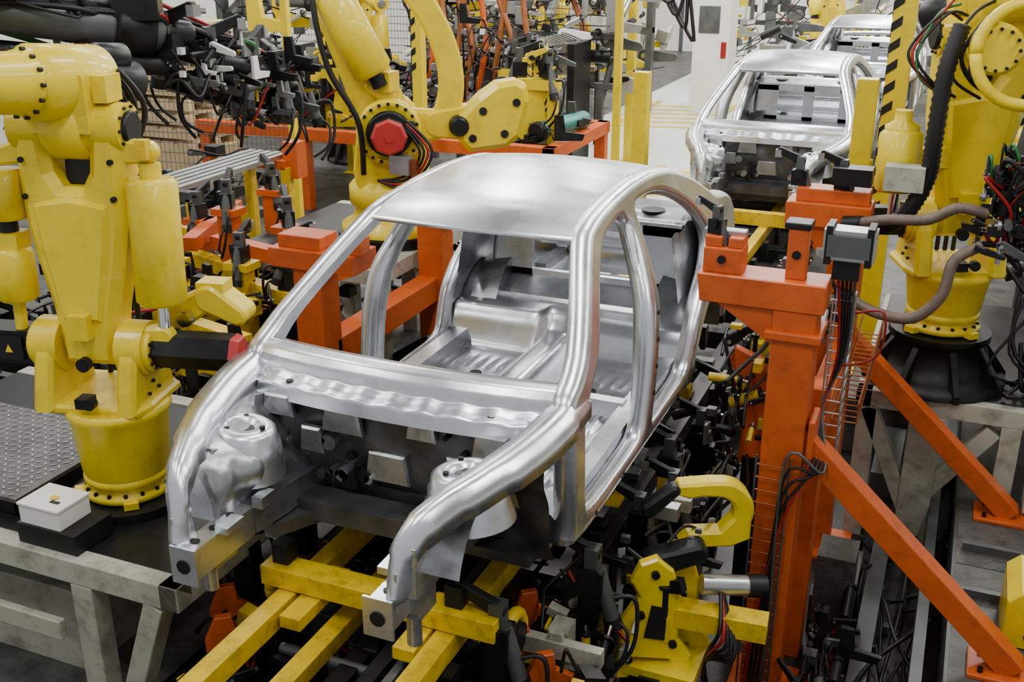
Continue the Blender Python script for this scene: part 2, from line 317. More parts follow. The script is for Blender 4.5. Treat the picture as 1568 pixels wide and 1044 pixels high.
# ---------------------------------------------------------------- ROBOT
def robot(name,loc,yaw,sc=1.0,lean=0.05,fdir=(0,-1,.1),flen=1.3,motorL=True,hexlen=.42,pedestal=0,upper=True,balL=True,side=1,bal=True,H2=.67,L=1.075,bx0=0):
    mb=MB(name); M0=Matrix.Translation(loc)@Matrix.Rotation(yaw,4,'Z')@Matrix.Scale(sc,4); mb.M=M0@Matrix.Translation((bx0,0,0))
    if pedestal:
        mb.lathe((0,0,-pedestal),Z,[(0,.42),(.05,.42),(.06,.34),(pedestal-.06,.27),(pedestal-.05,.30),(pedestal-.005,.30)],DARK,24)
        for k in range(8):
            a=k*math.pi/4; mb.prism([(.25,0),(.44,0),(.44,.05),(.27,pedestal-.06),(.2,pedestal-.06)],(0,0,-pedestal),(math.cos(a),math.sin(a),0),Z,.04,DARK,.004)
    mb.lathe((0,0,0),Z,[(0,.20),(.012,.225),(.04,.225),(.05,.19),(.075,.19),(.09,.215),(.115,.215),(.13,.20)],YEL,36)
    mb.bolts((0,0,.04),Z,.207,16,.011,.018,DARK)
    for k in range(4):
        a=k*math.pi/2+.5; mb.box((.22*math.cos(a),.22*math.sin(a),.02),(.09,.07,.035),YEL,(0,0,a))
    dh=H2-.67
    mb.lathe((0,0,.12),Z,[(0,.205),(.03,.215),(.20+dh,.24),(.225+dh,.255),(.25+dh,.255),(.262+dh,.24)],YEL,36)
    mb.M=M0
    mb.prism([(-.27,-.2),(.27,-.2),(.3,-.1),(.3,.2),(.22,.27),(-.22,.27),(-.3,.2),(-.3,-.1)],(0,.02,.39+dh),X,Y,.05,YEL,.015)
    for s in(-1,1):
        mb.prism([(-.20,0),(.24,0),(.23,.08),(.17,.22),(.13,.30),(.07,.36),(-.03,.38),(-.10,.34),(-.14,.26),(-.18,.12)],(s*.215,0,.38+dh),Y,Z,.10,YEL,.02)
        mb.cyl((s*.15,.01,H2),(s*.285,.01,H2),.135,YEL,seg=28)
        mb.ccyl((s*.27,.01,H2),(s*.315,.01,H2),.118,YEL,ch=.01)
        mb.bolts((s*.31,.01,H2),(s,0,0),.10,12,.009,.014,DARK)
        mb.bolts((s*.268,.0,.45+dh),(s,0,0),.05,4,.010,.012,DARK)
    mb.box((0,-.17,.44+dh),(.07,.08,.05),DARK); mb.cyl((.06,-.21,.46+dh),(.06,-.25,.46+dh),.03,DARK,seg=14)
    mb.cyl((.31*side,.01,H2),((.31+hexlen)*side,.01,H2),.095,DARK,seg=6); mb.cyl(((.31+hexlen)*side,.01,H2),((.35+hexlen)*side,.01,H2),.097,RED,r2=.08,seg=6)
    mb.cyl(((.34+hexlen)*side,.01,H2),((.37+hexlen)*side,.01,H2),.022,RED,seg=8)
    if motorL:
        mb.box((-.50*side,.01,H2-.01),(.36,.15,.17),DARK); mb.box((-.50*side,-.07,H2-.01),(.30,.02,.12),BLK); mb.prism([(-.02,-.02),(.02,-.02),(0,.02)],(-.42*side,-.085,H2-.01),X,Z,.004,YEL,.0005)
    ca,sa=math.cos(lean),math.sin(lean); az=V((0,sa,ca)); o=V((0,.01,H2))
    poly=[(-.13,-.08),(.13,-.08),(.15,.05),(.17,.2),(.22,.42),(.255,.62),(.265,.80),(.27,.98),(.255,1.10),(.225,1.17),(.17,1.18),(.125,1.12),(.105,1.0),(.09,.87),(.05,.80),(-.05,.80),(-.09,.87),(-.105,1.0),(-.125,1.12),(-.17,1.18),(-.225,1.17),(-.255,1.10),(-.27,.98),(-.265,.80),(-.255,.62),(-.22,.42),(-.17,.2),(-.15,.05)]
    kz=L/1.075; poly=[(a,b*kz) for a,b in poly]
    mb.prism(poly,o,X,az,.20,YEL,.045)
    mb.prism([(-.10,.15),(.10,.15),(.17,.5),(.19,.72),(.0,.76),(-.19,.72),(-.17,.5)],o+V((0,-.09,0)),X,az,.07,YEL,.03)
    mb.box(o+az*.14+V((0,-.13,0)),(.10,.08,.12),YEL); mb.cyl(o+az*-.05+V((0,-.12,0)),o+az*-.05+V((0,-.16,0)),.035,DARK,seg=16)
    for xx in(-.22,.22):
        for zz in(.75,.92): mb.cyl(o+az*zz+V((xx,-.095,0)),o+az*zz+V((xx,-.112,0)),.014,DARK,seg=10)
    mb.prism([(-.07,.80*kz),(.07,.80*kz),(.07,.9*kz),(.05,1.0*kz),(-.05,1.0*kz),(-.07,.9*kz)],o+V((0,.03,0)),X,az,.05,BLK,.005)
    J=o+az*L
    for s in(-1,1):
        mb.cyl(J+V((s*.10,0,0)),J+V((s*.275,0,0)),.115,YEL,seg=24); mb.ccyl(J+V((s*.27,0,0)),J+V((s*.30,0,0)),.08,DARK,ch=.008)
        mb.bolts(J+V((s*.275,0,0)),(s,0,0),.098,10,.008,.012,DARK)
    sides=([1,-1] if balL else [side]) if bal else []
    for s in sides:
        bx=s*.375
        def q(h,dy=-.03): return o+az*h+V((bx,dy,0))
        if s==side:
            mb.ccyl(q(.24),q(.84),.118,YEL,ch=.02); mb.cyl(q(.10),q(.24),.03,CHROME,seg=12); mb.cyl(q(.84),q(.91),.05,YEL,seg=12)
            mb.slab(q(.96),o+az*.96+V((s*.24,-.03,0)),.05,.06,(0,1,0),.07,YEL)
            mb.slab(q(.08),o+az*.06+V((s*.26,-.03,0)),.05,.06,(0,1,0),.07,YEL)
            mb.box(q(.98)+V((0,-.05,0)),(.05,.05,.09),YEL2)
        else:
            mb.ccyl(q(.62),q(.86),.105,YEL,ch=.02); mb.cyl(q(.48),q(.62),.045,DARK,seg=14); mb.box(q(.52),(.14,.12,.08),YEL); mb.ccyl(q(.22),q(.48),.10,YEL,ch=.02)
            mb.slab(q(.92),o+az*.95+V((s*.24,-.03,0)),.04,.06,(0,1,0),.07,YEL); mb.cyl(q(.05),q(.22),.03,YEL,seg=12)
    if bal:
        mb.slab((side*.36,.20,H2+.12),(side*.54,.20,H2+.22),.07,.06,(0,1,0),.12,YEL); mb.slab((side*.54,.20,H2+.22),(side*.68,.20,H2+.14),.07,.05,(0,1,0),.16,YEL); mb.box((side*.55,.20,H2+.26),(.14,.12,.08),YEL)
        mb.cyl((side*.42,.10,H2+.12),(side*.42,.32,H2+.12),.04,CHROME,seg=14)
    if upper:
        fd=V(fdir).normalized(); e=J+V((0,0,.20))
        mb.ccyl(J+V((-.10,0,0)),J+V((.10,0,0)),.15,YEL)
        mb.box(J+V((0,0,.12)),(.30,.26,.26),YEL); 
        mb.ccyl(e-fd*.20,e+fd*.24,.17,YEL,ch=.04); mb.ccyl(e-fd*.42,e-fd*.20,.095,DARK); mb.ccyl(e-fd*.36+V((0,0,.11)),e-fd*.16+V((0,0,.11)),.07,DARK)
        mb.bolts(e+fd*.245,fd,.15,14,.010,.02,DARK)
        mb.lathe(e+fd*.24,fd,[(0,.15),(.05,.135),(flen*.8,.105),(flen,.10)],YEL,28)
        mb.ccyl(e+fd*flen,e+fd*(flen+.18),.12,YEL); mb.ccyl(e+fd*(flen+.18),e+fd*(flen+.25),.07,LGREY)
        for s in(-1,1): mb.box(e+V((s*.19,0,-.02)),(.07,.14,.12),YEL); 
        mb.box(e+fd*.5+V((0,0,.12)),(.10,.16,.05),YEL); mb.box(e+fd*.9+V((0,0,.10)),(.10,.10,.05),DARK)
        for k,mm in enumerate((BLK,BLK,BLK,REDH,BLK)):
            mb.tube([e+V((.2-.03*k,.1,.05)),e+V((.26-.05*k,.2,-.15)),J+V((.12-.06*k,.22,-.25)),o+az*.6+V((.1-.05*k,.2,0)),o+V((.1-.05*k,.24,.1)),(.1-.05*k,.26,.3)],.014,mm,6)
    return mb
robot('industrial_robot',(-1.52,.93,.84),math.radians(14),.95,lean=.06,fdir=(-.3,-.9,.10),flen=1.2,H2=.78,L=1.06,bx0=.07,hexlen=.40).done()
mbC=robot('industrial_robot',(2.10,4.50,.98),math.radians(20),1.05,lean=-.05,fdir=(.5,-.6,.25),flen=.9,motorL=False,hexlen=.25,pedestal=.34,side=-1,bal=False)
mbC.M=Matrix.Identity(4)
Cq=V((2.2,4.05,2.78)); 
mbC.torus(Cq+V((.13,-.1,-.02)),(.25,-.9,.2),.27,.035,YEL); mbC.ccyl(Cq+V((-.05,.05,0)),Cq+V((-.02,-.12,0)),.14,YEL); mbC.bolts(Cq+V((-.02,-.12,0)),(.1,-1,0),.11,12,.01,.02,DARK)
mbC.ccyl((1.74,4.10,1.92),(1.73,4.14,2.28),.125,YEL,ch=.02); mbC.lathe((1.73,4.14,2.28),Z,[(0,.10),(.03,.10),(.06,.05),(.12,.05)],YEL,20); mbC.beam((1.74,4.2,2.1),(2.0,4.4,2.1),.1,.12,YEL); mbC.cyl((1.74,4.1,1.75),(1.74,4.1,1.92),.035,CHROME)
mbC.tube([(1.98,4.0,2.9),(1.93,3.95,2.65),(1.92,3.93,2.3),(1.91,3.95,2.05),(1.82,3.95,1.83),(1.70,4.0,1.72)],.045,BLK,10,n=16,rib=.18)
mbC.done()

def robotB():
    mb=MB('parallel_link_robot'); c=V((-1.98,4.6,1.98)); a=V((.48,-.877,0)).normalized(); h=V((.877,.48,0)).normalized()
    def q(hh,zz,aa=0): return c+h*hh+Z*zz+a*aa
    mb.slab(q(0,0,.17),q(-.02,-.30,.17),.24,.26,a,.10,YEL); mb.slab(q(0,0,-.17),q(-.02,-.30,-.17),.24,.26,a,.10,YEL)
    mb.lathe(q(0,-.79),Z,[(0,.40),(.05,.40),(.08,.32),(.2,.28),(.22,.33),(.35,.33),(.4,.28)],YEL,30)
    mb.lathe(q(0,-.865),Z,[(0,.43),(.07,.43)],DARK,24)
    mb.cyl(q(0,0,-.3),q(0,0,.30),.20,YEL,seg=32); mb.ccyl(q(0,0,.24),q(0,0,.30),.245,YEL); mb.bolts(q(0,0,.30),a,.215,20,.013,.02,DARK)
    mb.ccyl(q(0,0,.30),q(0,0,.34),.17,DARK); mb.cyl(q(0,0,.34),q(0,0,.47),.135,DARK,seg=8,smooth=False); mb.cyl(q(0,0,.47),q(0,0,.50),.135,RED,r2=.115,seg=8,smooth=False); mb.cyl(q(0,0,.50),q(0,0,.515),.03,RED,seg=10)
    mb.slab(q(0,0),q(-.44,1.1),.20,.15,a,.20,YEL,ch=.04)
    mb.box(q(-.02,.36,.14),(.16,.16,.14),YEL); mb.slab(q(.0,.25,.12),q(-.12,.32,.12),.06,.05,a,.10,YEL)
    mb.ccyl(q(-.09,.42,.22),q(-.38,.98,.22),.15,YEL,ch=.03); mb.cyl(q(-.05,.33,.22),q(-.09,.42,.22),.06,DARK,seg=14)
    mb.ccyl(q(-.40,1.02,.22),q(-.46,1.14,.22),.12,YEL)
    mb.slab(q(.12,0,.06),q(.42,.03,.06),.15,.10,a,.14,YEL,ch=.03)
    mb.slab(q(.36,.03,.05),q(.66,.04,.05),.10,.14,a,.18,YEL)
    mb.prism([(.52,-.09),(.60,-.17),(.88,-.14),(.98,-.06),(1.05,.20),(1.03,.32),(.95,.36),(.80,.34),(.66,.24),(.52,.10)],c+a*.1,h,Z,.26,YEL,.04)
    for hh,zz in((.62,-.06),(.70,.14),(.86,-.03),(.95,.2)): mb.cyl(q(hh,zz,.22),q(hh,zz,.245),.03,DARK,seg=14)
    mb.ccyl(q(.52,.03,.12),q(.52,.03,.26),.075,DARK)
    pts=[V((.40,.02)),V((.47,.25)),V((.46,.48)),V((.38,.72)),V((.24,.95)),V((.05,1.15))]
    P=crom([(p.x,p.y,0) for p in pts],4); wd=.095
    Lf=[];Rt=[]
    for i,p in enumerate(P):
        t=(P[min(i+1,len(P)-1)]-P[max(0,i-1)]).normalized(); nn=V((-t.y,t.x,0)); Lf.append((p+nn*wd).to_2d()); Rt.append((p-nn*wd).to_2d())
    mb.prism([tuple(x) for x in Lf+Rt[::-1]],c+a*.05,h,Z,.13,YEL,.02)
    mb.box(q(.1,.02,.26),(.2,.05,.14),GREY); mb.box(q(.08,-.22,.36),(.16,.08,.14),LGREY); mb.box(q(.18,-.24,.40),(.05,.05,.12),COPPER)
    for k in range(4):
        mb.tube([q(.1,.06+.02*k,.32),q(.22+.03*k,-.12,.4),q(.12,-.3-.03*k,.36),q(-.1,-.35,.3)],.011,[BLK,BLK,REDH,BLK][k],6)
    mb.tube([q(-.5,1.1,.3),q(-.48,.8,.35),q(-.40,.45,.36),q(-.22,.1,.36),q(-.2,-.3,.3)],.022,BLK,8,n=8)
    return mb
robotB().done()

# ---------------------------------------------------------------- tooling helpers
def tooling(mb,c,ext,n,seed,pal,smin=.03,smax=.14,hoses=6,hm=None):
    r=random.Random(seed); c=V(c)
    for i in range(n):
        p=c+V([r.uniform(-e,e) for e in ext]); m=r.choice(pal); s=r.uniform(smin,smax); k=r.random(); yaw=r.choice([0,0,math.pi/2,r.uniform(0,3)])
        if k<.3: mb.box(p,(s,s*r.uniform(.4,1),s*r.uniform(.3,1)),m,(0,r.choice([0,0,.3]),yaw))
        elif k<.5:
            d=r.choice([X,Y,Z,V((1,0,.5)),V((0,1,.6))]).normalized(); mb.cyl(p-d*s,p+d*s,s*r.uniform(.2,.4),m,seg=14); mb.cyl(p+d*s,p+d*s*1.7,s*.1,CHROME,seg=8); mb.cyl(p+d*s*.9,p+d*s*1.05,s*.42,DARK,seg=14)
        elif k<.75:
            mb.prism([(0,0),(s*2.2,0),(s*2.4,s*.5),(s*.9,s*.7),(s*.7,s*2),(0,s*2)],p,V((math.cos(yaw),math.sin(yaw),0)),Z,s*.35,m,.004)
        else:
            mb.slab(p,p+V((math.cos(yaw),math.sin(yaw),r.uniform(-.5,.8)))*s*2,s*.4,s*.25,V((-math.sin(yaw),math.cos(yaw),0)),s*.3,m,ch=.004); mb.cyl(p-V((-math.sin(yaw),math.cos(yaw),0))*s*.3,p+V((-math.sin(yaw),math.cos(yaw),0))*s*.3,s*.15,LGREY,seg=10)
    for i in range(hoses):
        a=c+V([r.uniform(-e,e) for e in ext]); b=c+V([r.uniform(-e,e) for e in ext]); mid=(a+b)/2+V((r.uniform(-.1,.1),r.uniform(-.1,.1),r.uniform(-.25,.12)))
        mb.tube([a,a+(mid-a)*.5+V((0,0,.06)),mid,b+(mid-b)*.4,b],r.uniform(.006,.014),r.choice(hm or [BLK]*9+[REDH,TAUPE]),6,n=5)
def clampunit(mb,p,yaw=0,s=1.0,col=None):
    O=mb.M.copy(); mb.M=O@Matrix.Translation(p)@Matrix.Rotation(yaw,4,'Z')@Matrix.Scale(s,4); col=col or DARK
    mb.box((0,0,.05),(.10,.08,.10),col); mb.box((0,0,.13),(.05,.06,.12),GREY); mb.slab((0,0,.16),(.14,0,.22),.03,.02,Y,.035,col,ch=.004); mb.box((.15,0,.20),(.04,.05,.05),LGREY)
    mb.cyl((-.08,0,-.1),(-.02,0,.1),.03,GREY,seg=14); mb.cyl((-.095,0,-.14),(-.08,0,-.1),.035,DARK,seg=14); mb.box((.0,.05,.08),(.06,.02,.06),DARK)
    mb.tube([(-.09,0,-.1),(-.15,.02,-.14),(-.14,.05,-.24),(-.06,.06,-.3)],.007,BLK,6); mb.tube([(-.07,0,-.02),(-.16,-.03,-.02),(-.17,0,-.2),(-.1,.05,-.32)],.009,BLK,6)
    mb.M=O

# ---------------------------------------------------------------- conveyor under the cars
mb=MB('shuttle_conveyor')
for x in(-.37,.40):
    mb.b2((x-.045,-1.2,.60),(x+.045,4.6,.70),YEL2)
mb.b2((-.17,-1.2,.52),(-.08,3.8,.60),YEL2); mb.b2((.13,-1.2,.50),(.20,3.8,.58),DARK); mb.b2((-.03,-1.2,.46),(.06,3.8,.52),DARK); mb.b2((.24,-1.2,.5),(.28,3.8,.6),GREY)
for x in(-.62,.62): mb.b2((x-.06,-1.2,.30),(x+.06,14,.42),DARK)
for x in(-.37,.40): mb.b2((x-.045,5.5,.60),(x+.045,18,.70),YEL2)
for k in range(24):
    y=-1.0+k*.62; mb.b2((-.62,y,.32),(.62,y+.09,.46),DARK if k%3 else GREY); 
    for x in(-.62,.62): mb.b2((x-.05,y,-.45),(x+.05,y+.1,.32),DARK)
    mb.cyl((-.33,y+.3,.50),(.34,y+.3,.50),.025,GREY,seg=14)
    mb.b2((-.44,y+.26,.44),(-.40,y+.36,.62),DARK); mb.b2((.46,y+.26,.44),(.50,y+.36,.62),DARK)
mb.b2((-.50,.66,.705),(.62,.78,.80),YEL2); mb.b2((-.30,.50,.64),(-.20,.92,.70),YEL2); mb.b2((.24,.50,.64),(.34,.92,.70),YEL2); mb.b2((-.46,.70,.80),(-.38,.78,.90),DARK); mb.b2((.38,.70,.80),(.46,.78,.90),DARK)
for y in(1.9,3.3):
    mb.b2((-.75,y,.705),(.75,y+.1,.79),YEL2)
    for x in(-.68,.68): mb.b2((x-.05,y,.79),(x+.05,y+.1,.93),DARK)
for s in(-1,1):
    mb.torus((s*.58+.02,.9,.58),(1,0,0),.10,.03,YEL2,seg=20); mb.cyl((s*.58-.06,.9,.58),(s*.58+.06,.9,.58),.07,DARK)
for y in(7.6,9.0,10.6,13,15,16.5): mb.b2((-.5,y,.7),(1.1,y+.1,.83),YEL2)
mb.done(bev=.004)
mb=MB('conveyor_clamp_tooling')
for k,(x,y) in enumerate(((-.75,.9),(-.78,1.4),(-.75,2.0),(.82,1.3),(.86,1.9),(.85,2.5),(.9,3.0),(.9,3.5),(-.8,2.6),(.6,.75),(.95,2.2))):
    clampunit(mb,(x,y,.62),(math.pi if x>0 else 0),1.0+.2*(k%2)); mb.b2((x-.05,y-.05,-.45),(x+.05,y+.05,.62),[DARK,DARK,YEL2][k%3])
tooling(mb,(.75,1.25,.35),(.22,.5,.2),46,11,[DARK,GREY,DARK,BEIGE,YEL2,DARK],.03,.10,22)
tooling(mb,(-.65,1.0,.3),(.2,.6,.2),40,12,[DARK,GREY,ORG,YEL2,DARK,DARK],.03,.10,16)
tooling(mb,(.0,.9,.38),(.5,.6,.1),50,13,[DARK,DARK,GREY,DARK],.03,.10,16)
tooling(mb,(1.0,2.5,.5),(.18,.9,.25),56,14,[DARK,GREY,GREY,BEIGE,DARK,YEL2],.03,.10,22)
tooling(mb,(.1,2.4,.35),(.6,1.2,.2),50,15,[DARK,GREY,DARK],.03,.10,10)
for (x,y) in((.62,.98),(.78,.86),(-.62,.55),(-.75,.75),(.55,1.25)):
    mb.prism([(-.10,-.12),(.10,-.12),(.12,.02),(.03,.08),(.02,.16),(-.05,.16),(-.10,.05)],(x,y,.42),V((.8,.6,0)),Z,.04,ORG,.005)
    for a,b in((-.05,0),(.05,-.05),(-.02,.11)): mb.cyl(V((x,y,.42))+V((.8,.6,0))*a+Z*b-V((.6,-.8,0))*-.03,V((x,y,.42))+V((.8,.6,0))*a+Z*b+V((.6,-.8,0))*.03,.014,DARK,seg=10)
mb.b2((.60,.95,.48),(.98,1.0,.56),BEIGE); mb.box((.75,1.1,.45),(.09,.12,.2),BEIGE)
mb.done()

# ---------------------------------------------------------------- yellow C-clamp weld fixture
mb=MB('welding_c_clamp')
ex=V((.90,.43,0)).normalized()
def arc(cx,cz,R,a0,a1,n=12): return [(cx+R*math.cos(math.radians(a0+(a1-a0)*k/n)),cz+R*math.sin(math.radians(a0+(a1-a0)*k/n))) for k in range(n+1)]
poly=[(-.20,.14),(-.17,.19)]+[(-.02,.20)]+arc(.03,.03,.17,80,-20)+[(.19,-.12),(.10,-.16),(-.12,-.16),(-.16,-.12),(-.12,-.07),(.04,-.07)]+arc(.02,.03,.085,-20,90,8)+[(-.05,.12),(-.12,.11)]
mb.prism(poly,(1.20,1.96,.74),ex,Z,.10,YEL,.015)
bp=[(-.2,-.62),(-.13,-.62),(-.12,-.5),(.06,-.52),(.07,-.62),(.16,-.62),(.17,-.50),(.10,-.40),(.10,-.15),(.06,-.02),(-.02,.05),(-.10,.02),(-.14,-.08),(-.10,-.16),(-.18,-.30)]
for cc in((1.05,1.62,.62),(1.10,1.78,.62)):
    mb.prism(bp,cc,ex,Z,.06,YEL,.012)
    mb.prism([(-.07,-.38),(.03,-.40),(.04,-.22),(-.04,-.20)],V(cc)-V((-.43,.9,0))*.035,ex,Z,.006,BLK,.001)
mb.box((1.05,1.70,.28),(.12,.2,.14),YEL); mb.box((1.05,1.7,.06),(.42,.36,.05),YEL)
for a,b in((-.03,-.03),(-.09,-.25),(.07,-.42),(-.14,-.5)):
    p=V((1.05,1.62,.62))+ex*a+Z*b; mb.cyl(p-V((-.43,.9,0))*.05,p,.02,DARK,seg=12)
mb.slab((1.0,1.66,.60),(1.16,1.80,.66),.06,.05,(-.43,.9,0),.12,DARK); mb.cyl((1.22,1.75,.48),(1.42,1.85,.46),.05,LGREY,seg=18); mb.cyl((1.42,1.85,.46),(1.5,1.89,.455),.056,DARK,seg=18)
mb.beam((1.1,1.68,.34),(1.55,1.72,.34),.12,.10,YEL2); mb.b2((1.0,1.5,-.45),(1.1,1.7,.05),DARK)
mb.slab((.93,1.80,.80),(1.02,1.88,.90),.04,.03,(-.43,.9,0),.08,DARK); mb.box((1.0,1.88,.76),(.12,.07,.07),LGREY)
for k in range(5): mb.tube([(1.3,1.8,.48),(1.35+.02*k,1.6,.35-.03*k),(1.28,1.65,.1),(1.3+.03*k,1.7,-.4)],.010,[BLK,REDH,BLK,BLK,BLK][k],6)
mb.done()

# ---------------------------------------------------------------- right fixture
mb=MB('orange_fixture_frame')
mb.b2((1.37,2.20,-.45),(1.57,2.40,1.76),ORG)
mb.prism([(1.02,1.74),(1.60,1.74),(1.60,1.88),(1.0,1.88)],(0,2.30,0),X,Z,.22,ORG,.008)
mb.prism([(1.08,1.745),(1.38,1.745),(1.38,1.55)],(0,2.30,0),X,Z,.16,ORG,.006)
mb.b2((1.34,2.17,1.60),(1.60,2.43,1.64),ORG)
mb.b2((1.02,2.22,1.88),(1.20,2.38,2.00),ORG); mb.b2((1.02,2.24,2.00),(1.10,2.36,2.05),ORG); mb.b2((1.13,2.24,2.0),(1.20,2.36,2.05),ORG)
mb.cyl((1.11,2.215,1.95),(1.11,2.20,1.95),.02,DARK); mb.b2((1.0,2.3,2.04),(1.2,2.36,2.07),LGREY)
mb.b2((1.40,2.25,1.88),(1.49,2.35,2.12),ORG); mb.cyl((1.445,2.24,2.0),(1.445,2.255,2.0),.02,DARK); mb.b2((1.38,2.24,2.12),(1.5,2.36,2.15),DARK)
for x in(1.05,1.17): mb.cyl((x,2.21,1.76+.08),(x,2.2,1.76+.08),.012,DARK,seg=8)
mb.b2((1.46,2.62,-.45),(1.62,2.80,1.20),ORG)
mb.b2((1.50,2.4,.90),(1.62,3.9,1.06),ORG)
mb.b2((1.42,3.80,-.45),(1.62,4.00,1.74),ORG); mb.b2((1.15,3.78,1.74),(1.64,4.02,1.88),ORG); mb.b2((1.2,3.82,1.88),(1.62,3.98,1.96),ORG)
mb.prism([(1.2,1.745),(1.42,1.745),(1.42,1.5)],(0,3.9,0),X,Z,.16,ORG,.006)
for y in(2.30,3.90):
    mb.beam((1.52,y,1.10),(2.66,y,.03),.12,.13,ORG,up=(0,1,0)); mb.b2((2.45,y-.12,0),(2.85,y+.12,.025),ORG); mb.box((1.60,y,1.10),(.03,.2,.2),ORG)
    for dx in(-.14,.14):
        for dy in(-.08,.08): mb.cyl((2.65+dx,y+dy,.025),(2.65+dx,y+dy,.05),.015,DARK,seg=6)
mb.b2((1.30,2.1,-.45),(1.75,2.5,-.42),ORG); mb.b2((1.30,3.7,-.45),(1.75,4.1,-.42),ORG)
mb.done(bev=.006)
mb=MB('fixture_clamp_heads')
mb.b2((1.55,2.30,1.98),(1.78,2.42,2.12),LGREY); mb.b2((1.57,2.28,2.0),(1.76,2.3,2.10),GREY); mb.b2((1.60,2.33,1.88),(1.72,2.39,1.98),DARK)
for x in(1.56,1.74): mb.b2((x,2.29,1.96),(x+.03,2.43,2.14),DARK)
clampunit(mb,(1.06,2.30,2.05),2.8,.7); clampunit(mb,(1.2,3.9,1.96),math.pi,.9); clampunit(mb,(1.45,3.9,1.96),math.pi,.9)
mb.b2((1.68,3.84,1.98),(1.90,3.98,2.12),BEIGE); mb.b2((1.40,3.78,2.0),(1.62,3.92,2.10),DARK)
tooling(mb,(1.35,3.3,1.45),(.2,.5,.2),30,21,[DARK,GREY,GREY,DARK,LGREY],.03,.08,14)
tooling(mb,(1.12,3.2,1.1),(.15,.5,.35),30,22,[DARK,YEL2,GREY,DARK],.03,.10,12)
mb.prism([(-.1,-.35),(.08,-.35),(.1,.1),(0,.3),(-.16,.36),(-.2,.26),(-.08,.15)],(1.22,3.05,.85),X,Z,.06,ORG,.01)
mb.prism([(-.1,-.3),(.10,-.3),(.12,.0),(0,.2),(-.16,.26),(-.2,.16),(-.08,.05)],(1.2,3.6,1.0),X,Z,.06,YEL,.01)
mb.b2((1.15,3.0,-.45),(1.3,3.12,.55),DARK)
for x in(1.36,1.52): mb.cyl((x,2.17,-.4),(x,2.17,1.0),.006,GREY,seg=6)
for k in range(20): mb.cyl((1.36,2.17,-.38+.07*k),(1.52,2.17,-.38+.07*k),.005,COPPER,seg=6)
for x in(1.61,1.70):
    for y in(2.44,2.60): mb.cyl((x,y,.9),(x,y,1.75),.005,LGREY,seg=6)
for k in range(14):
    z=.9+.065*k; mb.cyl((1.61,2.44,z),(1.70,2.44,z),.004,LGREY,seg=6); mb.cyl((1.70,2.44,z),(1.70,2.6,z),.004,LGREY,seg=6)
for x in(1.66,1.78):
    for z in(1.10,1.20): mb.cyl((x,2.5,z),(x,3.9,z),.005,COPPER,seg=6)
for k in range(20):
    y=2.5+.07*k; mb.cyl((1.66,y,1.10),(1.78,y,1.10),.004,COPPER,seg=6); mb.cyl((1.78,y,1.10),(1.78,y,1.20),.004,COPPER,seg=6)
for k in range(5): mb.tube([(1.62+.02*k,2.42,1.9),(1.66+.01*k,2.43,1.5),(1.62,2.42,1.2),(1.6+.02*k,2.2,.95),(1.5,2.15,.6+.1*k),(1.42+.02*k,2.15,0),(1.4+.02*k,2.16,-.4)],.008,[REDH,BLK,BLK,BLK,GREY][k],6)
mb.tube([(1.72,2.42,1.7),(1.85,2.4,1.72),(1.84,2.42,1.5),(1.68,2.43,1.42)],.006,REDH,6)
mb.done()

mb=MB('robot_platform')
mb.b2((1.66,4.12,.50),(3.6,4.22,.62),BEIGE); mb.b2((1.66,4.12,.50),(1.76,6.2,.62),BEIGE); mb.b2((1.70,4.2,.58),(3.6,6.2,.625),DARK)
for x in(1.74,2.6,3.4): mb.b2((x-.06,4.12,-.45 if x<2 else 0),(x+.06,4.24,.5),BEIGE)
mb.beam((1.74,4.17,.5),(2.05,4.17,-.2),.10,.10,BEIGE,up=(0,1,0)); mb.beam((2.5,4.17,.45),(2.15,4.17,-.05),.1,.1,BEIGE,up=(0,1,0)); mb.b2((2.0,4.1,-.45),(2.2,4.24,.5),BEIGE)
mb.b2((1.7,6.0,-.45),(1.82,6.1,.5),BEIGE); mb.b2((2.72,3.9,.05),(3.4,4.1,.55),BEIGE)
mb.done(bev=.005)
mb=MB('weld_gun_cable_dress')
tooling(mb,(2.36,3.75,1.95),(.18,.12,.24),54,31,[DARK,DARK,GREY,LGREY,DARK,DARK],.03,.09,0)
r=random.Random(5)
for i in range(26):
    a=V((2.3+r.uniform(-.1,.2),3.75+r.uniform(-.1,.2),2.15+r.uniform(-.1,.1))); b=V((2.36+r.uniform(-.15,.2),3.8+r.uniform(-.1,.2),1.75+r.uniform(-.1,.2)))
    mb.tube([a,a+V((r.uniform(-.1,.15),-.05,.06)),(a+b)/2+V((r.uniform(-.12,.2),r.uniform(-.12,.0),0)),b+V((.08,0,-.08)),b],r.choice([.007,.010,.014]),r.choice([BLK,BLK,BLK,BLK,BLK,REDH,REDH,GRN,TAUPE,DARK]),7)
for i in range(20):
    a=V((2.7+r.uniform(-.2,.3),4.4+r.uniform(-.2,.2),.66)); b=V((2.5+r.uniform(-.1,.4),4.4+r.uniform(-.1,.2),.95+r.uniform(-.2,.5)))
    mb.tube([a,a+V((.1,-.1,.05)),(a+b)/2+V((r.uniform(-.2,.2),-.15,-.1)),b],r.choice([.010,.014]),r.choice([BLK,BLK,BLK,DARK]),7)
mb.tube([(1.55,3.72,1.80),(1.75,3.65,1.86),(1.95,3.65,1.88),(2.1,3.65,1.96),(2.25,3.7,1.93)],.030,TAUPE,10,n=10,rib=.05)
mb.tube([(1.55,3.72,1.36),(1.75,3.65,1.30),(1.95,3.62,1.31),(2.08,3.62,1.46),(2.12,3.65,1.66),(2.25,3.7,1.75)],.032,TAUPE,10,n=10,rib=.05)
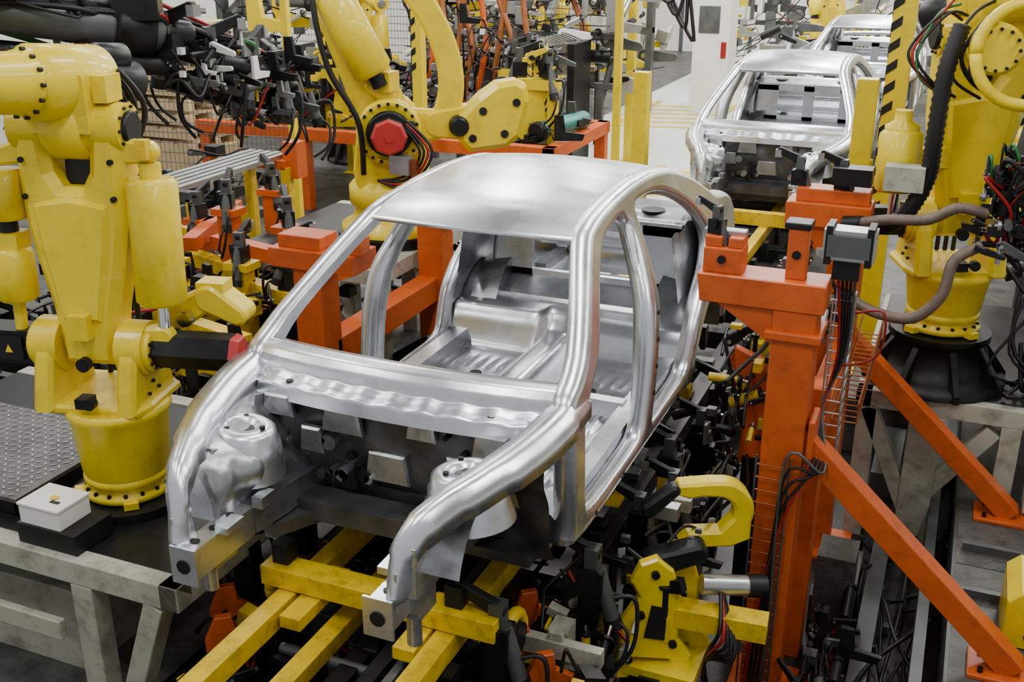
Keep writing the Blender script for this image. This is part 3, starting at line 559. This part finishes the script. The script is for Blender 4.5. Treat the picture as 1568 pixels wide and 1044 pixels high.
mb.cyl((1.50,3.74,1.36),(1.60,3.70,1.35),.045,DARK); mb.cyl((1.50,3.74,1.79),(1.60,3.70,1.81),.045,DARK)
for i in range(7):
    x=2.05+r.uniform(-.1,.2); mb.tube([(x,4.25,3.0+r.uniform(-.1,.1)),(x-.1,4.1,2.95),(x-.22+r.uniform(-.05,.05),4.0,2.75),(x-.15,4.0,2.6),(x,4.05,2.5)],.009,r.choice([BLK,BLK,REDH,BLK,GRN,BLK]),6)
mb.done()

# ---------------------------------------------------------------- left: robot table
mb=MB('robot_table')
x0,x1,y0,y1=-3.2,-.71,.36,2.0
mb.b2((x0,y0,.68),(x1,y0+.1,.80),BEIGE); mb.b2((x1-.1,y0,.68),(x1,y1,.80),BEIGE); mb.b2((x0,y0+.1,.75),(x1-.1,y1,.795),DARK); mb.b2((x0,y1-.1,.68),(x1,y1,.8),BEIGE)
for x in(-2.9,-1.25,-.77):
    mb.b2((x-.06,y0,0),(x+.06,y0+.1,.68),BEIGE) if x!=-.77 else mb.beam((-.85,y0+.05,.68),(-1.1,y0+.05,.0),.1,.1,BEIGE,up=(0,1,0))
    mb.b2((x-.06,y1-.1,0),(x+.06,y1,.68),BEIGE)
mb.b2((-2.6,y0+.2,.0),(-1.5,y0+.9,.45),BEIGE); mb.b2((-2.6,.3,.40),(-1.35,.34,.5),BEIGE)
mb.lathe((-1.45,.94,.796),Z,[(0,.29),(.043,.29)],DARK)
mb.done(bev=.006)
mb=MB('tread_plate_step')
mb.b2((-2.9,.55,.88),(-1.78,1.35,.90),PLATE); mb.b2((-1.82,.57,.80),(-1.78,1.33,.88),DARK); mb.b2((-2.9,.57,.8),(-1.8,.6,.88),DARK)
for i in range(24):
    for j in range(18):
        mb.box((-2.85+i*.044,.575+j*.044,.901),(.026,.007,.005),LGREY,(0,0,.785 if (i+j)%2 else -.785))
mb.done()
mb=MB('junction_box'); mb.b2((-1.62,.40,.80),(-1.28,.63,.90),BLK); mb.b2((-1.60,.41,.90),(-1.37,.60,.99),WHITE); mb.b2((-1.605,.405,.99),(-1.365,.605,1.002),WHITE); mb.cyl((-1.47,.50,1.002),(-1.47,.50,1.008),.02,YEL2)
mb.box((-1.44,.47,1.004),(.05,.02,.004),DARK); mb.done(bev=.006)

mb=MB('orange_fixture_frame')
mb.b2((-1.60,2.65,0),(-1.40,2.85,1.50),ORG); mb.b2((-1.75,2.62,1.46),(-1.15,2.90,1.58),ORG); mb.b2((-1.70,2.66,1.58),(-1.40,2.86,1.66),ORG); mb.b2((-1.22,2.66,1.58),(-1.12,2.78,1.68),ORG)
mb.b2((-1.56,4.20,0),(-1.36,4.40,1.44),ORG); mb.b2((-1.65,4.16,1.44),(-1.2,4.44,1.54),ORG)
mb.b2((-1.56,2.80,.78),(-1.40,4.30,.96),ORG); mb.beam((-1.5,2.75,1.0),(-2.3,2.75,.05),.12,.12,ORG,up=(0,1,0)); mb.b2((-2.5,2.65,0),(-2.1,2.85,.03),ORG)
mb.done(bev=.006)
mb=MB('fixture_stand')
mb.b2((-3.0,3.75,1.00),(-1.62,3.90,1.11),BEIGE); mb.b2((-3.0,5.4,1.0),(-1.7,5.5,1.11),BEIGE); mb.b2((-1.74,3.90,1.0),(-1.62,5.5,1.11),BEIGE); mb.b2((-3.0,3.85,1.05),(-1.65,5.5,1.109),DARK)
for x in(-2.94,-2.3,-1.68):
    for y in(3.75,5.4): mb.b2((x-.07,y,0),(x+.07,y+.12,1.0),BEIGE)
mb.beam((-2.25,3.8,1.0),(-1.72,3.8,.4),.1,.1,BEIGE,up=(0,1,0))
tooling(mb,(-2.35,5.6,.6),(.7,.1,.4),40,91,[DARK,GREY,DARK],.06,.16,16)
mb.done(bev=.0)
mb=MB('panel_transfer_fixture')
for k in range(5): mb.b2((-3.95+.09*k,3.9,1.46),(-3.89+.09*k,5.5,1.50),LGREY)
mb.b2((-4.0,4.0,1.38),(-3.45,4.08,1.46),GREY); mb.b2((-4.0,5.3,1.38),(-3.45,5.4,1.46),ORG); mb.b2((-3.5,5.35,1.3),(-3.35,5.5,1.62),ORG)
for (x,y) in((-3.9,4.0),(-3.5,4.0),(-3.9,5.3),(-3.5,5.3)): mb.b2((x,y,0),(x+.08,y+.08,1.4),YEL2)
for (a,b,m) in (((-3.9,3.9,1.05),(-2.6,3.5,1.05),YEL2),((-3.6,3.4,.98),(-2.2,3.05,.98),YEL2),((-3.4,3.0,.9),(-2.0,2.65,.9),YEL2),((-3.2,2.5,.85),(-1.9,2.25,.85),YEL2),((-3.4,4.5,1.25),(-3.0,3.4,1.25),ORG),((-3.0,3.7,1.2),(-1.7,3.4,1.2),ORG),((-3.9,3.5,.8),(-3.2,4.9,.8),YEL2),((-2.9,2.4,.8),(-2.4,3.6,.95),YEL2),((-2.5,3.3,1.05),(-1.75,3.1,1.05),YEL2)): mb.beam(a,b,.11,.10,m)
for (x,y,h,m) in((-2.78,3.6,1.45,ORG),(-2.2,3.5,1.4,ORG),(-3.1,4.6,1.35,ORG),(-2.4,3.2,1.2,YEL2),(-3.0,3.2,1.15,YEL2),(-3.3,3.9,1.25,ORG),(-2.0,3.2,1.25,DARK),(-3.6,3.3,1.1,DARK)):
    mb.b2((x-.06,y-.06,0),(x+.06,y+.06,h),m); mb.b2((x-.10,y-.08,h),(x+.10,y+.08,h+.05),m); clampunit(mb,(x,y,h+.05),random.Random(x).uniform(0,6),1.1)
tooling(mb,(-2.9,3.4,.85),(.9,.8,.3),130,41,[DARK,DARK,GREY,DARK,YEL2,DARK,BLK],.04,.12,44)
tooling(mb,(-2.2,2.3,.6),(.6,.4,.3),60,42,[DARK,DARK,GREY,DARK,DARK],.04,.12,30)
tooling(mb,(-2.6,3.0,.25),(1.0,1.0,.25),80,43,[DARK,DARK,BLK,GREY],.06,.2,30)
tooling(mb,(-3.6,2.4,.6),(.7,.8,.4),80,44,[DARK,DARK,BLK,GREY],.06,.2,24)
tooling(mb,(-4.6,5.0,.8),(.5,1.2,.6),100,45,[DARK,DARK,GREY,GREY,YEL2],.06,.2,34)
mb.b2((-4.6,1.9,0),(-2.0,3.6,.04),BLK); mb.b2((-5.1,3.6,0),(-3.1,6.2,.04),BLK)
mb.done()

mb=MB('spot_welding_gun')
g0=V((-2.45,.95,3.10));g1=V((-1.80,1.95,2.90)); d=(g1-g0).normalized()
mb.ccyl(g0,g1,.10,GREY,ch=.02); mb.ccyl(g1-d*.25,g1-d*.05,.13,DARK); mb.ccyl(g1,g1+d*.16,.07,DARK); mb.cyl(g0+V((.05,.1,-.2)),g1+V((.03,.05,-.18)),.05,BLK); mb.ccyl(g0+d*.3+V((.02,0,.14)),g0+d*1.0+V((.02,0,.14)),.06,LGREY)
mb.box(g1+V((-.05,-.1,.12)),(.22,.25,.10),DARK,(0,0,.6)); mb.b2((-2.2,1.1,3.1),(-2.0,1.3,7.45),DARK)
e=[(-1.76,1.95,2.83),(-1.70,2.2,2.74),(-1.66,2.5,2.66),(-1.70,2.8,2.56),(-1.76,3.1,2.45)]
for k,p in enumerate(e): clampunit(mb,V(p)+V((.0,0,-.05)),k*.9,1.15); 
mb.tube(e,.05,DARK,8); mb.tube([V(p)+V((-.12,.1,.1)) for p in e],.035,GREY,8); mb.beam(V(e[0])+V((-.1,0,-.15)),V(e[4])+V((-.1,0,-.15)),.08,.12,DARK)
tooling(mb,(-1.72,2.15,2.72),(.14,.3,.12),46,51,[WHITE,LGREY,DARK,DARK,GREY],.02,.07,16)
tooling(mb,(-1.78,2.75,2.5),(.16,.35,.16),70,52,[DARK,DARK,YEL2,GREY,DARK,LGREY],.02,.08,26)
r=random.Random(8)
for i in range(26):
    a=g0+V((r.uniform(-.1,.2),r.uniform(0,.2),r.uniform(.0,.25))); b=V(e[r.randrange(5)])+V((0,0,.08))
    mb.tube([a,a+d*.5+V((r.uniform(-.05,.15),0,r.uniform(-.12,.15))),(a+b)/2+V((r.uniform(-.1,.1),0,r.uniform(-.2,.12))),b+V((0,-.1,.08)),b],r.choice([.008,.012,.016]),r.choice([BLK,BLK,BLK,BLK,BLK,REDH,GRN,TAUPE,BLK]),6)
mb.done()

# ---------------------------------------------------------------- rear frame platform (left-centre)
mb=MB('orange_assembly_platform')
mb.b2((-7.2,8.75,.90),(-2.2,8.9,1.05),ORG); mb.b2((-2.35,8.75,.90),(-2.2,10.8,1.05),ORG); mb.b2((-7.2,10.65,.9),(-2.2,10.8,1.05),ORG)
for x in(-7.1,-5.6,-4.0,-2.3):
    for y in(8.78,10.68): mb.b2((x-.07,y,0),(x+.07,y+.14,.9),ORG)
mb.b2((-7.1,8.9,.94),(-2.4,10.6,.97),DARK)
for x,y in((-5.9,9.0),): mb.b2((x-.08,y-.08,1.03),(x+.08,y+.08,1.6),ORG)
mb.done(bev=.006)
mb=MB('rear_clamp_stations')
for (x,y) in((-2.7,9.3),(-3.1,10.1),(-5.2,9.2),(-6.5,9.2)):
    mb.prism([(-.2,0),(.2,0),(.14,.5),(.22,.62),(.2,.72),(-.16,.72),(-.2,.6),(-.1,.45)],(x,y,1.03),V((.9,.4,0)),Z,.14,YEL,.01); mb.b2((x-.34,y-.10,1.62),(x+.34,y+.10,1.74),YEL)
    mb.b2((x-.32,y-.06,1.0),(x-.22,y+.06,1.62),YEL); mb.b2((x+.22,y-.06,1.0),(x+.32,y+.06,1.62),YEL)
    clampunit(mb,(x-.15,y,1.76),.4,1.7); clampunit(mb,(x+.2,y,1.76),2.5,1.7)
    tooling(mb,(x,y,1.95),(.3,.2,.15),12,int(x*100),[DARK,DARK,YEL,GREY],.05,.11,5)
for k in range(8):
    x=-4.6+.19*k; mb.tube([(x-.15+.1*(k%2),10.3,1.0),(x,10.3,1.5),(x+.08,10.35,2.0),(x+.3*((k%3)-1)*.5,10.4,2.6),(x+.2*((k%3)-1),10.4,3.2)],.04,BROWN if k%4 else ORG,8)
tooling(mb,(-4.0,10.3,1.7),(.9,.25,.7),70,63,[DARK,DARK,GREY,LGREY],.04,.12,30)
tooling(mb,(-3.6,9.5,1.12),(1.3,.5,.09),60,61,[DARK,DARK,GREY,BLK],.06,.16,20)
tooling(mb,(-5.6,9.5,1.3),(1.3,.6,.45),110,62,[DARK,DARK,GREY,DARK,LGREY,YEL],.06,.18,46)
mb.ccyl((-2.55,9.2,1.15),(-2.35,10.2,1.15),.11,TEAL); mb.ccyl((-2.57,9.1,1.15),(-2.55,9.2,1.15),.12,DARK)
mb.done()
mb=MB('body_side_tooling_rack')
for i in range(7):
    x=-5.6+i*.45; mb.tube([(x,12.5,1.0),(x+.15,12.6,1.9),(x-.1,12.7,2.6),(x+.2,12.8,3.4)],.05,BROWN if i%2 else GREY,8)
    mb.b2((x-.05,12.4,0),(x+.05,12.5,1.2),GREY)
for z in(1.2,1.9,2.5): mb.b2((-6,12.45,z),(-2.6,12.55,z+.08),GREY)
tooling(mb,(-4.3,12.7,1.9),(1.7,.5,.7),150,71,[LGREY,GREY,WHITE,LGREY,DARK,YEL,LGREY],.06,.24,44)
for k in range(26): mb.cyl((-4.4+.05*k,11.6,1.75+.012*k),(-4.4+.05*k,12.3,1.6+.012*k),.012,LGREY,seg=6)
mb.b2((-4.5,11.6,0),(-4.4,12.3,1.6),DARK); mb.b2((-3.1,11.6,0),(-3.0,12.3,1.9),DARK)
mb.done()
for (c,ex_,n,sd,pal) in (((-8.6,13.0,1.3),(1.3,.6,1.0),70,72,[GREY,GREY,YEL,LGREY,BEIGE,WHITE]),((-6.0,18,1.6),(2.3,1.2,1.3),180,73,[LGREY,GREY,YEL,WHITE,DARK,BEIGE,YEL,LGREY]),((.5,21.0,1.3),(1.2,1.0,1.2),110,74,[LGREY,GREY,YEL,WHITE,BEIGE,YEL]),((3.0,12.6,1.5),(.4,1.2,1.2),90,75,[LGREY,GREY,YEL,DARK,BEIGE,GREY]),((3.1,8.0,1.6),(.4,.9,1.3),100,76,[GREY,YEL,DARK,BEIGE,DARK,GREY]),((-.85,15.6,1.0),(.12,1.0,.9),44,77,[LGREY,YEL,GREY,DARK]),((3.0,17.6,1.5),(.5,1.4,1.3),100,78,[LGREY,GREY,YEL,WHITE,BEIGE]),((-2.2,23,1.4),(1.8,.8,1.3),110,79,[LGREY,GREY,YEL,WHITE,BEIGE,YEL])):
    mb=MB('background_weld_cell'); tooling(mb,c,ex_,n,sd,pal,.1,.32,n//5)
    mb.b2((c[0]-ex_[0],c[1]-.1,0),(c[0]-ex_[0]+.12,c[1]+.1,c[2]+ex_[2]),GREY); mb.b2((c[0]+ex_[0]-.12,c[1]-.1,0),(c[0]+ex_[0],c[1]+.1,c[2]+ex_[2]),GREY); mb.b2((c[0]-ex_[0],c[1]-.08,c[2]-.1),(c[0]+ex_[0],c[1]+.08,c[2]),GREY)
    mb.done()
for (x,y,yaw,sd) in((-6.6,11.8,.5,1),(-5.0,15.6,-.6,-1),(-.5,18.4,1.2,1),(2.9,10.2,2.6,-1),(2.6,15.0,2.2,1),(-7.4,15.8,2.0,1)):
    robot('industrial_robot',(x,y,.5),yaw,1.1,lean=.15,fdir=(.3,-.8,-.15),flen=1.0,side=sd,pedestal=.45).done()
def post(name,x,y,z0,z1,w,haz=None):
    mb=MB(name); mb.b2((x-w/2,y-w/2,z0),(x+w/2,y+w/2,z1),YEL); mb.b2((x-w,y-w,z0),(x+w,y+w,z0+.02),YEL)
    if haz:
        z=haz[0]
        while z<haz[1]:
            e=.003; h=w/2+e
            mb.prism([(-h,z),(-h*.1,z+w*.35),(-h*.1,z+w*.35+.07),(-h,z+.07)],(x,y-h+.001,0),X,Z,.003,HAZK,.0005)
            mb.prism([(-h,z+w*.8),(h,z),(h,z+.07),(-h,z+w*.8+.07)],(x-h+.001,y,0),Y,Z,.003,HAZK,.0005)
            z+=.16
    return mb.done(bev=.004)
post('yellow_guard_post',-1.43,9.55,0,1.85,.17)
post('yellow_guard_post',-1.62,9.20,0,3.8,.08)
post('yellow_guard_post',1.35,6.0,0,2.34,.15)
post('hazard_striped_post',1.52,6.5,0,3.6,.17,(1.2,3.4))
post('hazard_striped_post',-3.6,8.2,0,3.0,.12,(1.9,3.0))
post('yellow_guard_post',-2.7,13.3,0,3.3,.12); post('yellow_guard_post',-4.9,7.6,0,3.2,.08); post('yellow_guard_post',-.9,19.3,0,3.2,.14); post('yellow_guard_post',2.0,19.3,0,3.2,.14); post('yellow_guard_post',-6.2,10.95,0,3.2,.1)
mb=MB('overhead_air_hose')
for k in range(4):
    mb.tube([(-1.75-.1*k,10.5,7.4),(-1.65,10.4,3.6),(-1.4+.12*k,10.2,2.6-.15*k),(-1.1,10.2,2.9),(-.9,10.4,3.6),(-.8,10.5,7.4)],.022,BLK,8)
mb.done()
def fence(x0,y0,x1,y1,h=2.3,sp=.06,m=GREY):
    mb=MB('wire_mesh_fence'); a=V((x0,y0,0));b=V((x1,y1,0));L=(b-a).length;d=(b-a)/L
    for k in range(int(L/sp)+1): p=a+d*k*sp; mb.cyl(p+Z*.15,p+Z*h,.004,m,seg=4)
    for k in range(int((h-.15)/(sp*2))+1): z=.15+k*sp*2; mb.cyl(a+Z*z,b+Z*z,.005,m,seg=4)
    n=max(1,int(L/1.5))
    for k in range(n+1): p=a+d*(L*k/n); mb.b2((p.x-.03,p.y-.03,0),(p.x+.03,p.y+.03,h+.05),DARK)
    mb.done()
fence(-8.0,7.4,-5.1,7.9); fence(-9.5,14.3,-3.6,14.4,2.8)
mb=MB('wooden_pallet_stack')
for k in range(9):
    z=.5+k*.2
    for j in range(6): mb.b2((-9.6+j*.27,9.6,z),(-9.4+j*.27,10.8,z+.03),WARM)
    for j in range(3): mb.b2((-9.6,9.6+j*.52,z-.12),(-8.0,9.75+j*.52,z),WARM)
mb.b2((-9.6,9.6,0),(-8,10.8,.38),WARM); mb.done()
mb=MB('control_cabinet'); mb.b2((-3.0,18.3,0),(-2.3,19.0,2.2),WHITE); mb.b2((-2.9,18.28,1.5),(-2.5,18.3,2.0),GREY); mb.box((-2.4,18.29,1.2),(.1,.02,.3),REDH); mb.done(bev=.01)
mb=MB('control_cabinet'); mb.b2((3.9,9.5,0),(4.6,13,2.3),BEIGE); mb.b2((3.88,9.8,1.2),(3.9,10.4,1.9),GREY); mb.done(bev=.01)

# ---------------------------------------------------------------- right foreground floor items
mb=MB('steel_deck_plinth')
mb.b2((2.35,-1.5,-.449),(5.5,7.5,-.004),GREY); mb.b2((2.37,-1.5,-.004),(2.9,3.2,.0),PLATE); mb.b2((2.37,3.25,-.004),(5.5,7.5,.0),PLATE); mb.b2((2.95,-1.5,-.004),(5.5,3.2,.0),CONC)
for y in(2.9,3.4): mb.b2((2.4,y,.0),(3.6,y+.04,.05),GREY)
mb.done()
mb=MB('cable_duct')
mb.b2((1.90,-1.5,-.449),(2.0,6,-.30),GREY); mb.b2((2.2,-1.5,-.449),(2.26,6,-.12),GREY); mb.b2((1.62,2.9,-.449),(1.86,3.5,-.2),PLATE); mb.b2((1.55,1.2,-.449),(1.80,1.7,-.1),GREY); mb.b2((1.64,2.85,-.449),(1.85,3.1,.1),PLATE); mb.b2((1.8,4.4,-.449),(1.98,5.2,-.1),GREY)
tooling(mb,(1.76,2.1,-.25),(.10,.7,.14),50,81,[DARK,GREY,BLK,DARK],.04,.10,26,[BLK,BLK,BLK,REDH]); tooling(mb,(2.1,2.8,-.38),(.3,1.5,.03),30,82,[DARK,GREY],.03,.06,20,[BLK])
mb.done()
mb=MB('yellow_stop_block'); mb.prism([(2.60,0),(3.1,0),(3.1,.32),(2.66,.32),(2.60,.26)],(0,2.72,0),X,Z,.4,YEL,.01); 
for dz in(.08,.2): mb.cyl((2.72,2.51,dz),(2.72,2.52,dz),.02,DARK)
mb.done()

# ---------------------------------------------------------------- floor, walls, markings
mb=MB('floor')
mb.b2((-14,-4,-.2),(-1.1,30,0),CONC); mb.b2((2.0,7.5,-.2),(10,30,0),CONC); mb.b2((-1.1,5.4,-.2),(2.0,30,-.0),CONC); mb.b2((-1.3,-4,-.6),(5.5,7.5,-.45),CONCD); mb.b2((5.5,-4,-.2),(10,7.5,0),CONC)
mb.b2((-1.12,-4,-.45),(-1.1,5.4,0),CONC); mb.b2((-1.1,5.4,-.45),(2.35,5.42,-.2),CONC)
mb.b2((-4.4,8.0,.0),(-1.15,29,.006),FLOORL); mb.b2((-1.75,5.6,.0),(-1.15,8.0,.006),FLOORL)
mb.done()
mb=MB('floor_hatch_marking')
for (x0,y0,x1,y1) in((-3.9,16.2,-2.3,19.5),(-2.1,10.6,-1.2,13.2)):
    y=y0
    while y<y1-.3:
        mb.add([(x0,y,.009),(x1,y+.35,.009),(x1,y+.52,.009),(x0,y+.17,.009)],[(0,1,2,3)],YEL2); y+=.5
    for x in(x0,x1): mb.add([(x-.06,y0,.010),(x+.06,y0,.010),(x+.06,y1,.010),(x-.06,y1,.010)],[(0,1,2,3)],YEL2)
mb.done(recalc=False)
mb=MB('wall_back'); mb.b2((-14,29,0),(10,29.3,8),WALL)
for k in range(24): mb.b2((-14+k,28.96,0),(-13.9+k,29,8),GREY)
for k in range(5): mb.b2((-12+k*4.5,28.9,2.5),(-9.5+k*4.5,28.98,5),WHITE)
mb.done()
mb=MB('wall_left'); mb.b2((-12.3,-4,0),(-12,29,8),WALL); mb.done()
mb=MB('wall_right'); mb.b2((9.7,-4,0),(10,29,8),WALL); mb.done()
mb=MB('ceiling'); mb.b2((-12.3,-6,8.0),(10,29.3,8.2),CEIL)
for k in range(9): mb.b2((-12,-4+4*k,7.5),(9.7,-3.8+4*k,8.0),GREY)
mb.done()
for x in(-7.5,-3.4,.2,3.6):
    for y in(-1.5,2.2,6,10,15,20,25):
        mb=MB('ceiling_lamp'); mb.b2((x-.22,y-1.1,6.03),(x+.22,y+1.1,6.10),WHITE); 
        for dx in(-.12,.12): mb.cyl((x+dx,y-1.0,6.0),(x+dx,y+1.0,6.0),.035,LAMP,seg=10)
        mb.cyl((x,y,6.1),(x,y,7.99),.02,GREY,seg=6); mb.done()
        l=bpy.data.lights.new('lamp_light','AREA'); l.shape='RECTANGLE'; l.size=.5;l.size_y=2.2;l.energy=88 if y<9 else 230;l.color=(1,.985,.95)
        o=bpy.data.objects.new('lamp_light',l); bpy.context.collection.objects.link(o); o.location=(x,y,5.9)
w=bpy.data.worlds.new('world'); bpy.context.scene.world=w; w.use_nodes=True
w.node_tree.nodes['Background'].inputs[0].default_value=(.97,.98,1,1); w.node_tree.nodes['Background'].inputs[1].default_value=.55
cam=bpy.data.cameras.new('camera'); cam.lens=37.83; cam.sensor_width=36; cam.clip_end=200
co=bpy.data.objects.new('camera',cam); bpy.context.collection.objects.link(co); co.location=(2.089,-2.630,3.410); co.rotation_euler=(math.pi/2-.3685,0,.3997)
bpy.context.scene.camera=co
